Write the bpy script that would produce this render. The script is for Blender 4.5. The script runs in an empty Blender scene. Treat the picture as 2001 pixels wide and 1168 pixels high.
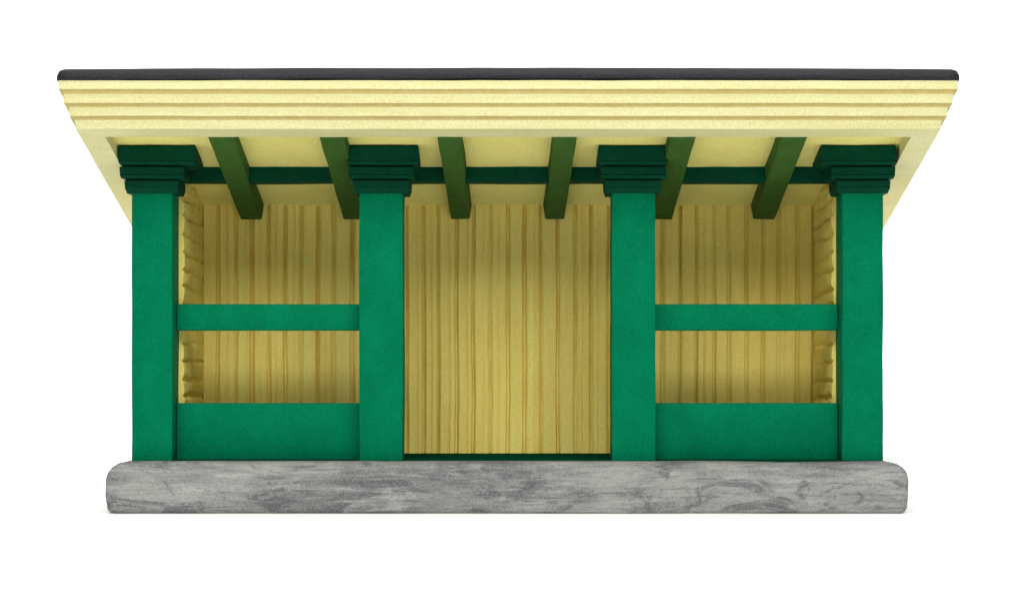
# Miniature platform shelter, hand painted, on a white studio sweep.
# All lengths below are in centimetres; S turns them into metres.
import bpy, bmesh, math, random
from mathutils import Vector, noise

S = 0.01
random.seed(4)
SC = bpy.context.scene
COL = SC.collection

D = 40.0                      # camera to pillar front plane (cm)
CX, HY, FLOOR = 993.0, 720.0, 2.80   # photo column of the axis, eye row, eye height above the table


def WX(px, d=D): return (px - CX) / 100.0 * d / D
def WZ(py, d=D): return (HY - py) / 100.0 * d / D + FLOOR
def WY(d): return d - D


# ------------------------------------------------------------------ mesh helpers
def link(name, bm, mat, parent=None, smooth=35):
    bmesh.ops.recalc_face_normals(bm, faces=bm.faces[:])
    for v in bm.verts:
        v.co *= S
    me = bpy.data.meshes.new(name)
    bm.to_mesh(me)
    bm.free()
    me.materials.append(mat)
    if smooth:
        me.shade_smooth()
        me.set_sharp_from_angle(angle=math.radians(smooth))
    ob = bpy.data.objects.new(name, me)
    COL.objects.link(ob)
    if parent is not None:
        ob.parent = parent
    return ob


def slice_up(bm, step):
    """cut the mesh along its long axes so that it can be made uneven"""
    for ax in range(3):
        lo = min(v.co[ax] for v in bm.verts)
        hi = max(v.co[ax] for v in bm.verts)
        n = int((hi - lo) / step)
        for i in range(1, n):
            co = Vector((0, 0, 0)); co[ax] = lo + (hi - lo) * i / n
            no = Vector((0, 0, 0)); no[ax] = 1
            bmesh.ops.bisect_plane(bm, geom=bm.verts[:] + bm.edges[:] + bm.faces[:],
                                   plane_co=co, plane_no=no, dist=1e-5)


def wobble(bm, amp, size, seed):
    off = Vector((seed * 7.31, seed * 3.17, seed * 1.93))
    for v in bm.verts:
        v.co += noise.noise_vector(v.co / size + off) * amp
        v.co += noise.noise_vector(v.co / (size * 0.25) + off) * amp * 0.35


SEED = [0]
def block(x0, x1, y0, y1, z0, z1, bev=0.03, step=0.45, amp=0.012, size=1.2, seg=2):
    bm = bmesh.new()
    bmesh.ops.create_cube(bm, size=1.0)
    for v in bm.verts:
        v.co = Vector((x0 + (v.co.x + .5) * (x1 - x0), y0 + (v.co.y + .5) * (y1 - y0), z0 + (v.co.z + .5) * (z1 - z0)))
    bmesh.ops.bevel(bm, geom=bm.edges[:], offset=bev, segments=seg, profile=0.5, affect='EDGES')
    slice_up(bm, step)
    SEED[0] += 1
    wobble(bm, amp, size, SEED[0])
    return bm


def loft(loops, cap=True):
    bm = bmesh.new()
    rows = [[bm.verts.new(p) for p in lp] for lp in loops]
    n = len(rows[0])
    for a, b in zip(rows, rows[1:]):
        for i in range(n):
            bm.faces.new((a[i], a[(i + 1) % n], b[(i + 1) % n], b[i]))
    if cap:
        bm.faces.new(rows[0])
        bm.faces.new(rows[-1][::-1])
    return bm


def rect_loop(x0, x1, y0, y1, nx, ny, r=0.0):
    """points round a rectangle, clipped corners of size r, counter-clockwise from above"""
    pts = []
    def edge(ax, ay, bx, by, n):
        for i in range(n + 1):
            t = i / n
            pts.append((ax + (bx - ax) * t, ay + (by - ay) * t))
    edge(x0 + r, y0, x1 - r, y0, nx)
    pts.append((x1 - r * .3, y0 + r * .3))
    edge(x1, y0 + r, x1, y1 - r, ny)
    pts.append((x1 - r * .3, y1 - r * .3))
    edge(x1 - r, y1, x0 + r, y1, nx)
    pts.append((x0 + r * .3, y1 - r * .3))
    edge(x0, y1 - r, x0, y0 + r, ny)
    pts.append((x0 + r * .3, y0 + r * .3))
    return pts


# ------------------------------------------------------------------ materials
def new_mat(name):
    m = bpy.data.materials.new(name)
    m.use_nodes = True
    nt = m.node_tree
    nt.nodes.clear()
    out = nt.nodes.new('ShaderNodeOutputMaterial')
    b = nt.nodes.new('ShaderNodeBsdfPrincipled')
    nt.links.new(b.outputs[0], out.inputs[0])
    return m, nt, b


def coords(nt, scale):
    tc = nt.nodes.new('ShaderNodeTexCoord')
    mp = nt.nodes.new('ShaderNodeMapping')
    mp.inputs['Scale'].default_value = [s / S for s in scale]
    nt.links.new(tc.outputs['Object'], mp.inputs[0])
    return mp.outputs[0]


def noise_tex(nt, vec, scale, detail=4, rough=0.55, dist=0.0):
    n = nt.nodes.new('ShaderNodeTexNoise')
    n.inputs['Scale'].default_value = scale
    n.inputs['Detail'].default_value = detail
    n.inputs['Roughness'].default_value = rough
    n.inputs['Distortion'].default_value = dist
    nt.links.new(vec, n.inputs['Vector'])
    return n.outputs['Fac']


def ramp(nt, fac, stops):
    r = nt.nodes.new('ShaderNodeValToRGB')
    e = r.color_ramp.elements
    while len(e) < len(stops):
        e.new(0.5)
    for el, (p, c) in zip(e, stops):
        el.position = p
        el.color = (*c, 1) if not isinstance(c, (int, float)) else (c, c, c, 1)
    nt.links.new(fac, r.inputs[0])
    return r.outputs[0]


def mix(nt, fac, a, b, mode='MIX'):
    m = nt.nodes.new('ShaderNodeMix')
    m.data_type = 'RGBA'
    m.blend_type = mode
    for sock, val in ((m.inputs[0], fac), (m.inputs[6], a), (m.inputs[7], b)):
        if hasattr(val, 'node'):
            nt.links.new(val, sock)
        elif isinstance(val, (int, float)):
            sock.default_value = val
        else:
            sock.default_value = (*val, 1)
    return m.outputs[2]


def bump(nt, b, heights):
    prev = None
    for h, strength, dist in heights:
        n = nt.nodes.new('ShaderNodeBump')
        n.inputs['Strength'].default_value = strength
        n.inputs['Distance'].default_value = dist * S
        nt.links.new(h, n.inputs['Height'])
        if prev is not None:
            nt.links.new(prev, n.inputs['Normal'])
        prev = n.outputs[0]
    nt.links.new(prev, b.inputs['Normal'])


def paint(name, base, dark, light, rough, streak=(1, 1, 1), speck=0.35, spec=0.3, grain=0.02):
    m, nt, b = new_mat(name)
    v = coords(nt, streak)
    fine = coords(nt, (1, 1, 1))
    n1 = noise_tex(nt, v, 1.6, 6, 0.6)
    n2 = noise_tex(nt, fine, 30, 2, 0.7)
    n3 = noise_tex(nt, v, 7, 5, 0.65)
    mid = lambda p, q, t: tuple(x + (y - x) * t for x, y in zip(p, q))
    c = ramp(nt, n1, [(0.30, mid(base, dark, .5)), (0.5, base), (0.72, mid(base, light, .5))])
    c = mix(nt, ramp(nt, n3, [(0.48, 0.0), (0.72, 0.35)]), c, light)
    c = mix(nt, ramp(nt, n2, [(0.50, 0.0), (0.66, speck)]), c, light)
    c = mix(nt, ramp(nt, n2, [(0.34, speck), (0.50, 0.0)]), c, dark)
    nt.links.new(c, b.inputs['Base Color'])
    b.inputs['Roughness'].default_value = rough
    b.inputs['Specular IOR Level'].default_value = spec
    bump(nt, b, [(n2, 0.5, grain), (n3, 0.4, grain * 1.6)])
    return m, nt, b, c


GREEN = paint('green_enamel', (0.0001, 0.156, 0.070), (0.0001, 0.108, 0.049), (0.0006, 0.212, 0.101), 0.55, (1, 1, 0.8), 0.55, 0.02)[0]
SHADED_GREEN = paint('shaded_green_enamel', (0.0003, 0.046, 0.021), (0.0003, 0.030, 0.014), (0.002, 0.070, 0.035), 0.65, (0.6, 1, 1), 0.45, 0.05, 0.015)[0]  # roof shade on capitals and beam, painted in as a darker green
FLOORM = paint('dark_green_floor_paint', (0.0005, 0.040, 0.018), (0.0005, 0.028, 0.013), (0.002, 0.056, 0.028), 1.0, (0.6, 1, 1), 0.5, 0.0)[0]
OLIVE = paint('olive_green_enamel', (0.044, 0.108, 0.020), (0.028, 0.075, 0.012), (0.065, 0.150, 0.034), 0.65, (1, 0.5, 1), 0.8, 0.05)[0]
CREAM_P = paint('cream_enamel', (0.635, 0.608, 0.308), (0.56, 0.51, 0.21), (0.695, 0.685, 0.42), 0.55, (0.18, 1.5, 2.6), 0.6, 0.06)
CREAM = CREAM_P[0]
CEIL = paint('ceiling_cream', (0.80, 0.72, 0.225), (0.70, 0.61, 0.16), (0.85, 0.78, 0.30), 0.65, (0.6, 0.8, 1), 0.7, 0.04)[0]
SLATE = paint('slate_black_paint', (0.016, 0.017, 0.020), (0.008, 0.008, 0.009), (0.034, 0.035, 0.040), 0.5, (0.2, 1, 4), 0.5, 0.2)[0]


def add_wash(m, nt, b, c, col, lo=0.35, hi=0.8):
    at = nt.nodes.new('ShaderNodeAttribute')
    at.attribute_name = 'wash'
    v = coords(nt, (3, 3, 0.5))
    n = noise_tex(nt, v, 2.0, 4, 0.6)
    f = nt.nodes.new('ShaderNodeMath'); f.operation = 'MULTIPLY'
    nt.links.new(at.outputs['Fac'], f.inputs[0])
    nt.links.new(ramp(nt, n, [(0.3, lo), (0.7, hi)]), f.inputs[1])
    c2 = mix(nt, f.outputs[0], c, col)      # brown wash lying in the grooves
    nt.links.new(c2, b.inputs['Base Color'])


def board_mat():
    m, nt, b, c = paint('board_cream', (0.84, 0.69, 0.185), (0.72, 0.555, 0.125), (0.88, 0.78, 0.27), 0.7,
                        (2.0, 2.0, 0.22), 0.45, 0.03)
    add_wash(m, nt, b, c, (0.52, 0.34, 0.055), 0.3, 0.7)
    return m


BOARD = board_mat()
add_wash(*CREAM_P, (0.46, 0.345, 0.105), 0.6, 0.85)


def stone_mat():
    m, nt, b = new_mat('weathered_grey_paint')
    v = coords(nt, (0.38, 1.0, 0.95))
    vs = coords(nt, (0.26, 1.2, 3.0))
    fine = coords(nt, (1, 1, 1))
    a = noise_tex(nt, v, 1.1, 8, 0.62, 0.6)
    s = noise_tex(nt, vs, 2.6, 9, 0.72, 0.8)
    g = noise_tex(nt, fine, 30, 3, 0.7)
    p = noise_tex(nt, v, 1.7, 8, 0.7, 1.4)
    c = ramp(nt, a, [(0.36, (0.119, 0.116, 0.131)), (0.47, (0.212, 0.212, 0.209)), (0.60, (0.310, 0.317, 0.302))])
    c = mix(nt, ramp(nt, s, [(0.50, 0.0), (0.64, 0.85)]), c, (0.397, 0.410, 0.389))
    c = mix(nt, ramp(nt, s, [(0.34, 0.8), (0.46, 0.0)]), c, (0.099, 0.094, 0.111))
    c = mix(nt, ramp(nt, p, [(0.53, 0.0), (0.61, 0.75)]), c, (0.100, 0.097, 0.118))
    c = mix(nt, ramp(nt, p, [(0.34, 0.6), (0.43, 0.0)]), c, (0.434, 0.448, 0.427))
    c = mix(nt, ramp(nt, g, [(0.50, 0.0), (0.66, 0.35)]), c, (0.435, 0.449, 0.435))
    c = mix(nt, ramp(nt, g, [(0.34, 0.35), (0.48, 0.0)]), c, (0.104, 0.104, 0.104))
    nt.links.new(c, b.inputs['Base Color'])
    b.inputs['Roughness'].default_value = 0.75
    b.inputs['Specular IOR Level'].default_value = 0.2
    bump(nt, b, [(g, 0.6, 0.03), (s, 0.6, 0.06), (a, 0.5, 0.1)])
    return m


STONE = stone_mat()

def set_wash(ob, vals):
    at = ob.data.attributes.new('wash', 'FLOAT', 'POINT')
    at.data.foreach_set('value', vals)


# ------------------------------------------------------------------ the thing
root = bpy.data.objects.new('waiting_shelter', None)
COL.objects.link(root)
root.empty_display_size = 0.02
root['label'] = 'miniature open-fronted waiting shelter with green pillars, cream boards and black roof on grey base'
root['category'] = 'model shelter'

# --- base slab
zb = WZ(900)                                   # top of the slab
prof = [(0.0, 0.16), (0.03, 0.07), (0.10, 0.03), (0.35, 0.0), (0.66, 0.0), (0.80, 0.035), (0.89, 0.10), (0.955, 0.20), (zb, 0.38)]
prof = [(z * zb / 1.0 if z < zb else zb, o) for z, o in prof]
xl, xr = WX(204.5, 39.55), WX(1779.5, 39.55)
loops = []
for z, o in prof:
    k = 0.62
    lp = rect_loop(xl + o, xr - o, -0.45 + o * k, 4.5 - o * k, 90, 24, 0.12)
    loops.append([Vector((x, y, z)) for x, y in lp])
bm = loft(loops)
for v in bm.verts:
    if v.co.z > 0.02:
        v.co += noise.noise_vector(v.co / 1.6) * 0.03 + noise.noise_vector(v.co / 0.4) * 0.012
    v.co.z = max(v.co.z, 0.0) if v.co.z < zb - 0.03 else min(v.co.z, zb)
base = link('base', bm, STONE, root, 50)
base['label'] = 'rounded slab painted in streaky weathered grey'

# --- floor
zf = zb + 0.012
bm = block(-6.9, 6.9, 0.03, 3.45, zb - 0.06, zf, 0.005, 2, 0.0)
link('floor', bm, FLOORM, root)

# --- pillars with capitals
PB = 0.80


def pillar(x0, x1, lo, ro):
    """lo / ro: overhang of the three capital tiers to the left and right"""
    p = link('pillar', block(x0, x1, 0.0, PB, zb - 0.004, WZ(330), 0.022, 0.4, 0.011, 1.1), GREEN, root)
    f = [0.27, 0.185, 0.105]                       # projection to the front
    d = 39.80
    # (image row, tier, set-back): upright faces, each with a chamfer along its lower edge
    rows = [(285, 0, 0.02), (289, 0, 0.0), (303, 0, 0.004), (314.5, 0, 0.016), (316, 0, 0.004), (322, 0, 0.060), (322.6, 0, 0.17)]
    rows += [(325.4, 1, 0.10), (326, 1, 0.0), (334, 1, 0.006), (341, 1, 0.018), (342.5, 1, 0.006), (348, 1, 0.058), (348.6, 1, 0.15)]
    rows += [(351.2, 2, 0.08), (352, 2, 0.0), (359, 2, 0.006), (364.5, 2, 0.016), (366, 2, 0.006), (372, 2, 0.060), (376.5, 2, 0.086)]
    loops = []
    for py, t, s in rows:
        z = WZ(py, d)
        lp = rect_loop(x0 - lo[t] + s * 0.4, x1 + ro[t] - s * 0.4, -f[t] + s, PB + 0.06 - s * 0.5, 14, 8, 0.008)
        loops.append([Vector((x, y, z)) for x, y in lp])
    bm = loft(loops)
    SEED[0] += 1
    wobble(bm, 0.006, 0.8, SEED[0])
    link('capital', bm, SHADED_GREEN, p, 18)
    return p


pillar(WX(257), WX(336.5), (0.215, 0.205, 0.125), (0.49, 0.26, 0.13))
pillar(WX(702), WX(787), (0.22, 0.20, 0.12), (0.32, 0.23, 0.14))
pillar(WX(1196), WX(1281), (0.28, 0.22, 0.14), (0.22, 0.20, 0.12))
pillar(WX(1646), WX(1726), (0.46, 0.25, 0.13), (0.215, 0.205, 0.125))

# --- rails and dado panels between outer and inner pillars
dr = 40.43
for a, b in ((336.5, 702), (1281, 1646)):          # they butt against the posts
    link('rail', block(WX(a) + 0.012, WX(b) - 0.012, dr - D, PB - 0.02, WZ(645.5, dr), WZ(594, dr), 0.036, 0.4, 0.004, 0.9), GREEN, root)
    link('dado_panel', block(WX(a) + 0.012, WX(b) - 0.012, dr - D, PB - 0.02, zb - 0.004, WZ(787.5, dr), 0.036, 0.4, 0.006, 0.9), GREEN, root)

# --- roof frame of reference: w = normal to the slope, v = back along it
SL = math.atan(0.25)
CS, SN = math.cos(SL), math.sin(SL)
Y0, Z0 = WY(38.2), WZ(252, 38.2)


def slope(x, v, w):
    return Vector((x, Y0 + v * CS + w * SN, Z0 - v * SN + w * CS))


HALF = 8.085
VL = 7.35


def roof_loops(rows, xoff=0.0, nx=110):
    out = []
    for w, o, r in rows:
        w = w * (0.978 if w < 0.936 else 1.0) - (0.02 if w >= 0.936 else 0.0) - o * SN / CS                                   # keep the measured heights whatever the projection
        lp = rect_loop(-HALF - o, HALF + o, -o, VL + o * .6, nx, 24, r)
        out.append([slope(x, v, w) for x, v in lp])
    return out


# --- black roof covering
bm = loft(roof_loops([(0.935, 0.26, 0.06), (0.95, 0.315, 0.10), (1.00, 0.345, 0.12), (1.08, 0.345, 0.12), (1.15, 0.315, 0.1), (1.178, 0.25, 0.06)]))
for v in bm.verts:                                         # the roof bows a hair along its length
    v.co.z += 0.024 * (1 - (v.co.x / HALF) ** 2)
wobble(bm, 0.007, 1.1, 41)
roof = link('roof', bm, SLATE, root, 40)

# --- stepped cornice, hollow underneath (a ring), with its soffit border
rows = [(0.0, -0.005, 0.02), (0.10, 0.010, 0.03), (0.168, 0.022, 0.03), (0.182, 0.030, 0.03), (0.205, 0.042, 0.03), (0.232, 0.070, 0.03), (0.245, 0.098, 0.03),
        (0.250, 0.108, 0.03), (0.340, 0.116, 0.03), (0.416, 0.122, 0.03), (0.430, 0.130, 0.03), (0.452, 0.142, 0.03), (0.478, 0.168, 0.03), (0.492, 0.194, 0.03),
        (0.497, 0.202, 0.03), (0.590, 0.210, 0.03), (0.668, 0.216, 0.03), (0.684, 0.224, 0.03), (0.708, 0.236, 0.03), (0.742, 0.258, 0.03), (0.762, 0.284, 0.03),
        (0.768, 0.292, 0.03), (0.86, 0.298, 0.03), (0.938, 0.300, 0.03)]
bm = loft(roof_loops(rows), cap=False)
ring_b = [v for v in bm.verts][:len(roof_loops(rows[:1])[0])]
FB, SB = 0.43, 0.485                                        # border width, front and sides
RC = 0.27                                                   # recess depth
lp = rect_loop(-HALF + SB, HALF - SB, FB, VL - 0.5, 110, 24, 0.004)
inner0 = [bm.verts.new(slope(x, v, 0.0)) for x, v in lp]
inner1 = [bm.verts.new(slope(x, v, 0.0) + Vector((0, 0, RC + 0.10))) for x, v in lp]
n = len(ring_b)
for i in range(n):
    j = (i + 1) % n
    bm.faces.new((ring_b[i], ring_b[j], inner0[j], inner0[i]))
    bm.faces.new((inner0[i], inner0[j], inner1[j], inner1[i]))
wobble(bm, 0.006, 0.9, 17)
nl = n
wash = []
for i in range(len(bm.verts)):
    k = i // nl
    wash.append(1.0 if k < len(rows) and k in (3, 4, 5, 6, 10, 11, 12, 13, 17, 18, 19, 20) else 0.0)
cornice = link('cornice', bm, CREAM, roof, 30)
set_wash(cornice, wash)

# --- ceiling, its own sheet above the recess
bm = bmesh.new()
nx, ny = 60, 24
for side, dz in ((0, 0.0), (1, 0.08)):
    pass
grid = [[bm.verts.new(slope(-HALF + 0.3 + (2 * HALF - 0.6) * i / nx, 0.2 + (VL - 0.5) * j / ny, 0.0) + Vector((0, 0, RC))) for i in range(nx + 1)] for j in range(ny + 1)]
for j in range(ny):
    for i in range(nx):
        bm.faces.new((grid[j][i], grid[j][i + 1], grid[j + 1][i + 1], grid[j + 1][i]))
wobble(bm, 0.02, 1.0, 5)
ext = bmesh.ops.extrude_face_region(bm, geom=bm.faces[:])
for v in [g for g in ext['geom'] if isinstance(g, bmesh.types.BMVert)]:
    v.co.z += 0.07
link('ceiling', bm, CEIL, roof, 40)

# --- beam across the back of the pillars
link('beam', block(-6.56, 6.56, 1.0, 1.62, WZ(355, 41.0), WZ(318, 41.0), 0.02, 0.4, 0.012, 0.8), SHADED_GREEN, root)

# --- rafters: front and back centre positions
RAFT = [(-5.43, -5.41, .49), (-3.336, -3.25, .465), (-1.113, -0.985, .445), (1.078, 0.959, .45), (3.30, 3.226, .475), (5.397, 5.38, .50)]
WALL = 3.30
v0 = FB - 0.002
v1 = (WALL - Y0) / CS - 0.01
for xf, xb, wd in RAFT:
    bm = bmesh.new()
    bmesh.ops.create_cube(bm, size=1.0)
    for v in bm.verts:
        t = v.co.y + .5
        v.co = Vector((xf + (xb - xf) * t + v.co.x * wd, v0 + (v1 - v0) * t, -0.05 + (v.co.z + .5) * (RC + 0.09) + (0.045 if t < .5 and v.co.z < 0 else 0)))
    bmesh.ops.bevel(bm, geom=bm.edges[:], offset=0.022, segments=2, profile=0.5, affect='EDGES')
    # knock the lower corner off the back end
    for v in bm.verts:
        if v.co.y > v1 - 0.1 and v.co.z < 0.05 and abs(v.co.x - xb) > wd * .4 and (v.co.x - xb) * xb < 0:
            v.co.x -= 0.05 * (1 if v.co.x > xb else -1)
    slice_up(bm, 0.4)
    SEED[0] += 1
    wobble(bm, 0.014, 0.9, SEED[0])
    for v in bm.verts:
        v.co = slope(v.co.x, v.co.y, v.co.z)
    link('rafter', bm, OLIVE, root)


# --- back wall of grooved boards
gp = [393, 425, 461, 492, 525, 557, 588, 621, 652, 688, 723, 757, 795.4, 827.7, 856.5, 892, 924.6, 958, 992.4, 1025, 1057, 1090,
      1124, 1155, 1188.5, 1224, 1259, 1294.7, 1329, 1361, 1396, 1424.6, 1459, 1491, 1522, 1559, 1590]
dw = 43.3
gx = [WX(p, dw) for p in gp]
ztop, zbot = 6.62, zb - 0.004
# cross-section of a joint: (offset from groove centre, depth, wash)
cols = [(-7.0, 0.02, 0.0)]
rr = random.Random(11)
TILT = []
for g in gx:
    gw = rr.uniform(0.8, 1.25); gd = rr.uniform(0.75, 1.2)
    two = rr.random() < 0.7
    tl = rr.uniform(-0.022, 0.022)                # boards do not lie quite flush
    TILT.append((g, tl))
    cols += [(g - 0.075 * gw, 0.0, 0.0), (g - 0.045 * gw, 0.016, 0.1), (g - 0.022 * gw, 0.080 * gd, 0.85), (g + 0.016 * gw, 0.080 * gd, 0.85),
             (g + 0.040 * gw, 0.012, 0.25), (g + 0.062 * gw, -0.014, 0.0), (g + 0.085 * gw, 0.0, 0.0)]
    if two:
        q = g + rr.uniform(0.12, 0.20); qd = rr.uniform(0.015, 0.040)
        cols += [(q, 0.0, 0.0), (q + 0.022, qd, 0.25), (q + 0.045, qd * .4, 0.1), (q + 0.062, -0.008, 0.0)]
cols.append((7.0, 0.02, 0.0))
cols.sort()
rowsn = 64
bm = bmesh.new()
wash = []
grid = []
for j in range(rowsn + 1):
    z = zbot + (ztop - zbot) * j / rowsn
    row = []
    for i, (x, dp, ws) in enumerate(cols):
        jx = noise.noise(Vector((x * 0.9, z * 0.6, 2.0))) * 0.016 + noise.noise(Vector((x * 0.9, z * 2.6, 5.0))) * 0.006
        jd = noise.noise(Vector((x * 2.2, z * 0.35, 8.0))) * 0.018
        tl = [t for q, t in TILT if q <= x][-1:] or [0.0]
        jd += tl[0]
        k = 0.8 + 0.5 * noise.noise(Vector((x * 1.3, z * 0.8, 12.0)))
        row.append(bm.verts.new(Vector((x + jx, WALL + dp * k + jd, z))))
        wash.append(min(1.0, ws * (0.55 + 0.9 * abs(noise.noise(Vector((x * 1.1, z * 0.9, 21.0)))))))
    grid.append(row)
for j in range(rowsn):
    for i in range(len(cols) - 1):
        bm.faces.new((grid[j][i], grid[j][i + 1], grid[j + 1][i + 1], grid[j + 1][i]))
front_n = len(bm.verts)
# give the wall its thickness
edge = grid[0][:] + [r[-1] for r in grid[1:]] + grid[-1][-2::-1] + [r[0] for r in grid[-2:0:-1]]
back = [bm.verts.new(Vector((v.co.x, WALL + 0.45, v.co.z))) for v in edge]
wash += [0.0] * len(back)
for i in range(len(edge)):
    j = (i + 1) % len(edge)
    bm.faces.new((edge[i], edge[j], back[j], back[i]))
bm.faces.new(back)
bw = link('back_wall', bm, BOARD, root, 40)
set_wash(bw, wash)


# --- side walls: rough horizontal boards
def side_wall(sgn, seed):
    bm = bmesh.new()
    wash = []
    ys0, ys1 = PB + 0.004, WALL + 0.02
    ny, z0, z1 = 22, zb - 0.004, 6.88
    gz = []
    z = z0 + 0.16
    r = random.Random(seed)
    while z < z1 + 1.0:
        gz.append((z, r.uniform(0.07, 0.12), r.uniform(0.10, 0.17), r.uniform(-0.12, 0.02)))
        z += 0.355 + r.uniform(-0.03, 0.03)
    nz = 240
    r_fade = [r.uniform(0.55, 1.1) for _ in range(7)]
    grid = []
    for j in range(nz + 1):
        z = z0 + (z1 - z0) * j / nz
        row = []
        for i in range(ny + 1):
            t = i / ny
            y = ys0 + (ys1 - ys0) * t
            dep = ws = 0.0
            for g, gd, gw, tilt in gz:
                zz = z - (g + tilt * t + 0.05 * noise.noise(Vector((y * 1.6, g * 3, seed))))
                w = gw * (0.8 + 0.4 * noise.noise(Vector((y * 3, g * 5, seed + 3))))
                a = max(0.0, 1 - abs(zz) / w) if zz > 0 else max(0.0, 1 - abs(zz) / (w * 0.45))
                a = a * a * (3 - 2 * a)
                if a > 0:
                    fade = max(0.0, 1.0 - t * r_fade[int(g * 3) % 7]) * min(1.0, 0.35 + t * 5)
                    dep = max(dep, gd * a * fade); ws = max(ws, a * 0.45 * fade)
            jit = noise.noise(Vector((y * 2.5, z * 2.5, seed * 2.0))) * 0.035
            x = 6.46 + dep + jit + (0.03 * noise.noise(Vector((z * 3, seed, 0))) if i == 0 else 0)
            row.append(bm.verts.new(Vector((sgn * x, y, min(z, 1e9)))))
            wash.append(ws)
        grid.append(row)
    for row in grid:                       # top follows the roof slope, just above the ceiling sheet
        for v in row:
            lim = slope(0, (v.co.y - Y0) / CS, 0).z + RC + 0.03
            v.co.z = min(v.co.z, lim)
    for j in range(nz):
        for i in range(ny):
            bm.faces.new((grid[j][i], grid[j][i + 1], grid[j + 1][i + 1], grid[j + 1][i]))
    edge = grid[0][:] + [r_[-1] for r_ in grid[1:]] + grid[-1][-2::-1] + [r_[0] for r_ in grid[-2:0:-1]]
    back = [bm.verts.new(Vector((sgn * 7.26, v.co.y, v.co.z))) for v in edge]
    wash += [0.0] * len(back)
    for i in range(len(edge)):
        j = (i + 1) % len(edge)
        bm.faces.new((edge[i], edge[j], back[j], back[i]))
    bmesh.ops.contextual_create(bm, geom=[]) if False else bm.faces.new(back)
    ob = link('side_wall', bm, BOARD, root, 40)
    set_wash(ob, wash)


side_wall(-1, 3)
side_wall(1, 8)

# ------------------------------------------------------------------ white sweep
m, nt, b = new_mat('white_paper')
b.inputs['Base Color'].default_value = (0.94, 0.94, 0.94, 1)
b.inputs['Roughness'].default_value = 0.9
b.inputs['Specular IOR Level'].default_value = 0.1
bm = bmesh.new()
R0, YB = 25.0, 60.0
path = [(-32.0, 0.0), (-10, 0), (10, 0), (YB - R0, 0.0)]
path += [(YB - R0 + R0 * math.sin(a), R0 - R0 * math.cos(a)) for a in [math.pi / 2 * i / 16 for i in range(1, 17)]]
path += [(YB, 75.0)]
rows = [[bm.verts.new(Vector((x, y, z))) for x in (-70, 70)] for y, z in path]
for a, c in zip(rows, rows[1:]):
    bm.faces.new((a[0], a[1], c[1], c[0]))
g = link('backdrop', bm, m, None, 60)
g['kind'] = 'structure'

# ------------------------------------------------------------------ light
w = bpy.data.worlds.new('World')
SC.world = w
w.use_nodes = True
bg = w.node_tree.nodes['Background']
bg.inputs[0].default_value = (1, 1, 1, 1)
bg.inputs[1].default_value = 0.11


def area(name, loc, target, sx, sy, power, col=(1, 1, 1)):
    l = bpy.data.lights.new(name, 'AREA')
    l.shape = 'RECTANGLE'
    l.size, l.size_y = sx * S, sy * S
    l.energy = power
    l.color = col
    o = bpy.data.objects.new(name, l)
    COL.objects.link(o)
    o.location = Vector(loc) * S
    o.rotation_euler = (Vector(target) - Vector(loc)).to_track_quat('-Z', 'Y').to_euler()
    return o


area('key_softbox', (0, -37, 34), (0, 0, 4), 46, 22, 2.5, (1, 0.985, 0.95))
area('table_fill', (0, -8.5, 42), (0, -8.5, 0), 40, 9, 0.8)  # added overhead fill that keeps the table in front white
area('backdrop_fill', (0, 22, 40), (0, 60, 14), 90, 14, 5.0)  # added fill, out of view, that whitens the rising backdrop
area('backdrop_fill', (0, 14, 34), (0, 34, 0), 90, 8, 1.2)  # second added fill, for the sweep just behind the shelter

# ------------------------------------------------------------------ camera
cam = bpy.data.cameras.new('camera')
cam.sensor_width = 36
cam.lens = 36 * D / 20.01
cam.shift_x = (1000.5 - CX) / 2001
cam.shift_y = (HY - 584) / 2001
cam.clip_start = 0.01
cam.clip_end = 20
co = bpy.data.objects.new('camera', cam)
COL.objects.link(co)
co.location = Vector((0, -D, FLOOR)) * S
co.rotation_euler = (math.pi / 2, 0, 0)
SC.camera = co

vs = SC.view_settings
vs.view_transform = 'Standard'
vs.look = 'None'
vs.exposure = 0
vs.gamma = 1
vs.use_curve_mapping = False
SC.render.engine = 'CYCLES'
SC.cycles.max_bounces = 12
SC.cycles.diffuse_bounces = 8
